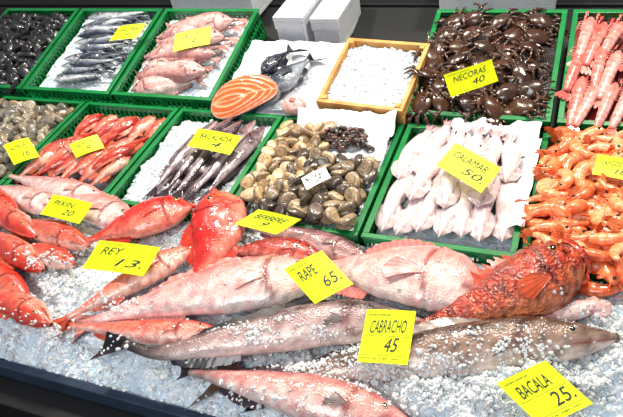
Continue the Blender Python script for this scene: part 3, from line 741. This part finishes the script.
# loose ice dropped on fish and bed
dg_=bpy.context.evaluated_depsgraph_get(); dg_.update(); sc=bpy.context.scene
mb=MB(); pts=[]
def drop(x,y,h=0):
    ok,loc,nr,ix,ob,mm=sc.ray_cast(dg_,Vector((x,y,R+.4)),Vector((0,0,-1)))
    if ok: pts.append(loc+Vector((0,0,.001+h)))
for px,py,sx,sy,n in ((470,390,.12,.022,1500),(560,374,.08,.022,600),(380,384,.05,.016,400),(300,366,.06,.012,250),(250,342,.05,.01,100),(50,268,.06,.02,160),(110,302,.06,.012,120),(60,335,.1,.015,120),(340,347,.05,.01,120),(600,322,.05,.02,200),(240,398,.08,.012,120)):
    q=P(px,py,R+.02)
    for _ in range(n): 
        yy=random.gauss(q.y,sy)
        if FE<yy<1.05: drop(random.gauss(q.x,sx),yy)
for _ in range(70): drop(U(-1.4,.2),U(.6,1.04))
hash_chunks(mb,pts,.002,.005,0)
mb.build("loose_ice",[ICEC],False)
# ---------------------------------------------------------------- price signs
def textmesh(body,shear=.25,off=.0):
    cu=bpy.data.curves.new("t",'FONT'); cu.body=body; cu.size=1; cu.shear=shear; cu.offset=off; cu.resolution_u=3
    ob=bpy.data.objects.new("t",cu); bpy.context.collection.objects.link(ob)
    dg=bpy.context.evaluated_depsgraph_get(); dg.update()
    me=bpy.data.meshes.new_from_object(ob.evaluated_get(dg))
    v=[tuple(x.co) for x in me.vertices]; f=[tuple(p.vertices) for p in me.polygons]
    bpy.data.objects.remove(ob); bpy.data.curves.remove(cu); bpy.data.meshes.remove(me)
    xs=[a[0] for a in v]; ys=[a[1] for a in v]; w=max(xs)-min(xs); h=max(ys)-min(ys)
    return [((a[0]-min(xs))/w,(a[1]-min(ys))/h) for a in v],f
def sign(TL,TR,BL,zt,zb_,name,price,white=False):
    tl=P(*TL,zt); bl=P(*BL,zb_)
    tr=P(*TR,zt); u=tr-tl; v=tl-bl
    n=u.cross(v).normalized(); mb=MB()
    th=.0008; nx=10; ny=6
    def pt(x,y,o=0): return bl+u*x+v*y+n*(o+.006*math.sin(x*math.pi)*.6-.003*math.sin(y*2.5))
    for o,flip in ((0,False),(-th,True)):
        vs=[pt(i/nx,j/ny,o) for j in range(ny+1) for i in range(nx+1)]
        fs=[(j*(nx+1)+i,j*(nx+1)+i+1,(j+1)*(nx+1)+i+1,(j+1)*(nx+1)+i) for j in range(ny) for i in range(nx)]
        if flip: fs=[f[::-1] for f in fs]
        mb.add(vs,fs,(1,1,1),0)
    def put(body,x0,x1,y0,y1,rot=0,sh=.25,off=0.0):
        vv,ff=textmesh(body,sh,off)
        mb.add([pt(x0+(x1-x0)*a,y0+(y1-y0)*b+rot*a,.0008) for a,b in vv],ff,(0,0,0),1)
    if not white:
        put("nombre comercial",.06,.5,.88,.93,0,0,0)
        put("precio / kg   origen   zona",.06,.8,.06,.11,0,0,0)
        L=len(name); put(name,.14,min(.86,.24+.085*L),.55,.79,.03)
        put(price,.48,.48+.14*len(price),.20,.46,.02)
        for yy,xa,xb in ((.50,.05,.95),(.14,.05,.95)):
            mb.add([pt(xa,yy,.0008),pt(.5,yy,.0008),pt(xb,yy,.0008),pt(xb,yy+.006,.0008),pt(.5,yy+.006,.0008),pt(xa,yy+.006,.0008)],[(0,1,4,5),(1,2,3,4)],(0,0,0),1)
    else:
        put(name,.1,.9,.55,.8); put(price,.3,.7,.2,.45)
    mb.build("price_sign",[WCARD if white else CARD,INK],False)
z=R
sign((99,240),(160,247),(82,268),z+.085,z+.055,"REY","13.")
sign((284,269),(322,250),(315,304),z+.11,z+.07,"RAPE","65.")
sign((367,309),(416,311),(357,362),z+.095,z+.055,"CABRACHO","45")
sign((497,383),(546,360),(543,428),z+.075,z+.045,"BACALA","25.")
sign((53,194),(92,203),(40,214),z+.075,z+.05,"PIXIN","20")
sign((69,144),(97,134),(76,158),z+.06,z+.04,"SALMON","9")
sign((3,145),(28,137),(14,165),z+.06,z+.04,"ALMEJA","16")
sign((198,128),(241,136),(187,146),z+.075,z+.045,"BACALADA","4.")
sign((258,209),(301,219),(234,224),z+.07,z+.045,"BERBERE","9")
sign((301,178),(325,166),(307,190),z+.075,z+.06,"Viv","2",True)
sign((455,142),(501,168),(436,165),z+.1,z+.07,"CALAMAR","50.")
sign((444,75),(492,59),(451,97),z+.15,z+.09,"NECORAS","40")
sign((175,34),(211,26),(173,52),z+.155,z+.12,"GALLITO","9")
sign((119,26),(146,23),(109,41),z+.15,z+.12,"SARDINA","4")
sign((598,154),(642,162),(592,174),z+.08,z+.055,"LANGOSTINO","18")
# ---------------------------------------------------------------- light
w=bpy.data.worlds.new("world"); bpy.context.scene.world=w; w.use_nodes=True
w.node_tree.nodes["Background"].inputs[0].default_value=(.84,.9,1,1); w.node_tree.nodes["Background"].inputs[1].default_value=.28
def area(name,loc,target,size,energy,col,sy=None):
    l=bpy.data.lights.new(name,'AREA'); l.size=size; l.energy=energy; l.color=col
    if sy: l.shape='RECTANGLE'; l.size_y=sy
    o=bpy.data.objects.new(name,l); bpy.context.collection.objects.link(o); o.location=loc
    o.rotation_euler=(Vector(target)-Vector(loc)).to_track_quat('-Z','Y').to_euler()
area("highlight_lamp",(.15,2.1,2.3),(-.2,.9,.6),.2,42,(1,.91,.76))
area("highlight_lamp",(-.8,2.0,2.35),(-.6,.9,.6),.2,26,(1,.91,.76))  # added out-of-view light, placed to put highlights on the centre fish
area("highlight_lamp",(-1.7,2.0,2.3),(-1.1,.9,.6),.2,34,(1,.91,.76))
area("street_daylight",(-.8,-1.3,3.0),(-.6,.9,.6),1.4,54,(1,.975,.96))
bpy.context.scene.view_settings.view_transform='Standard'
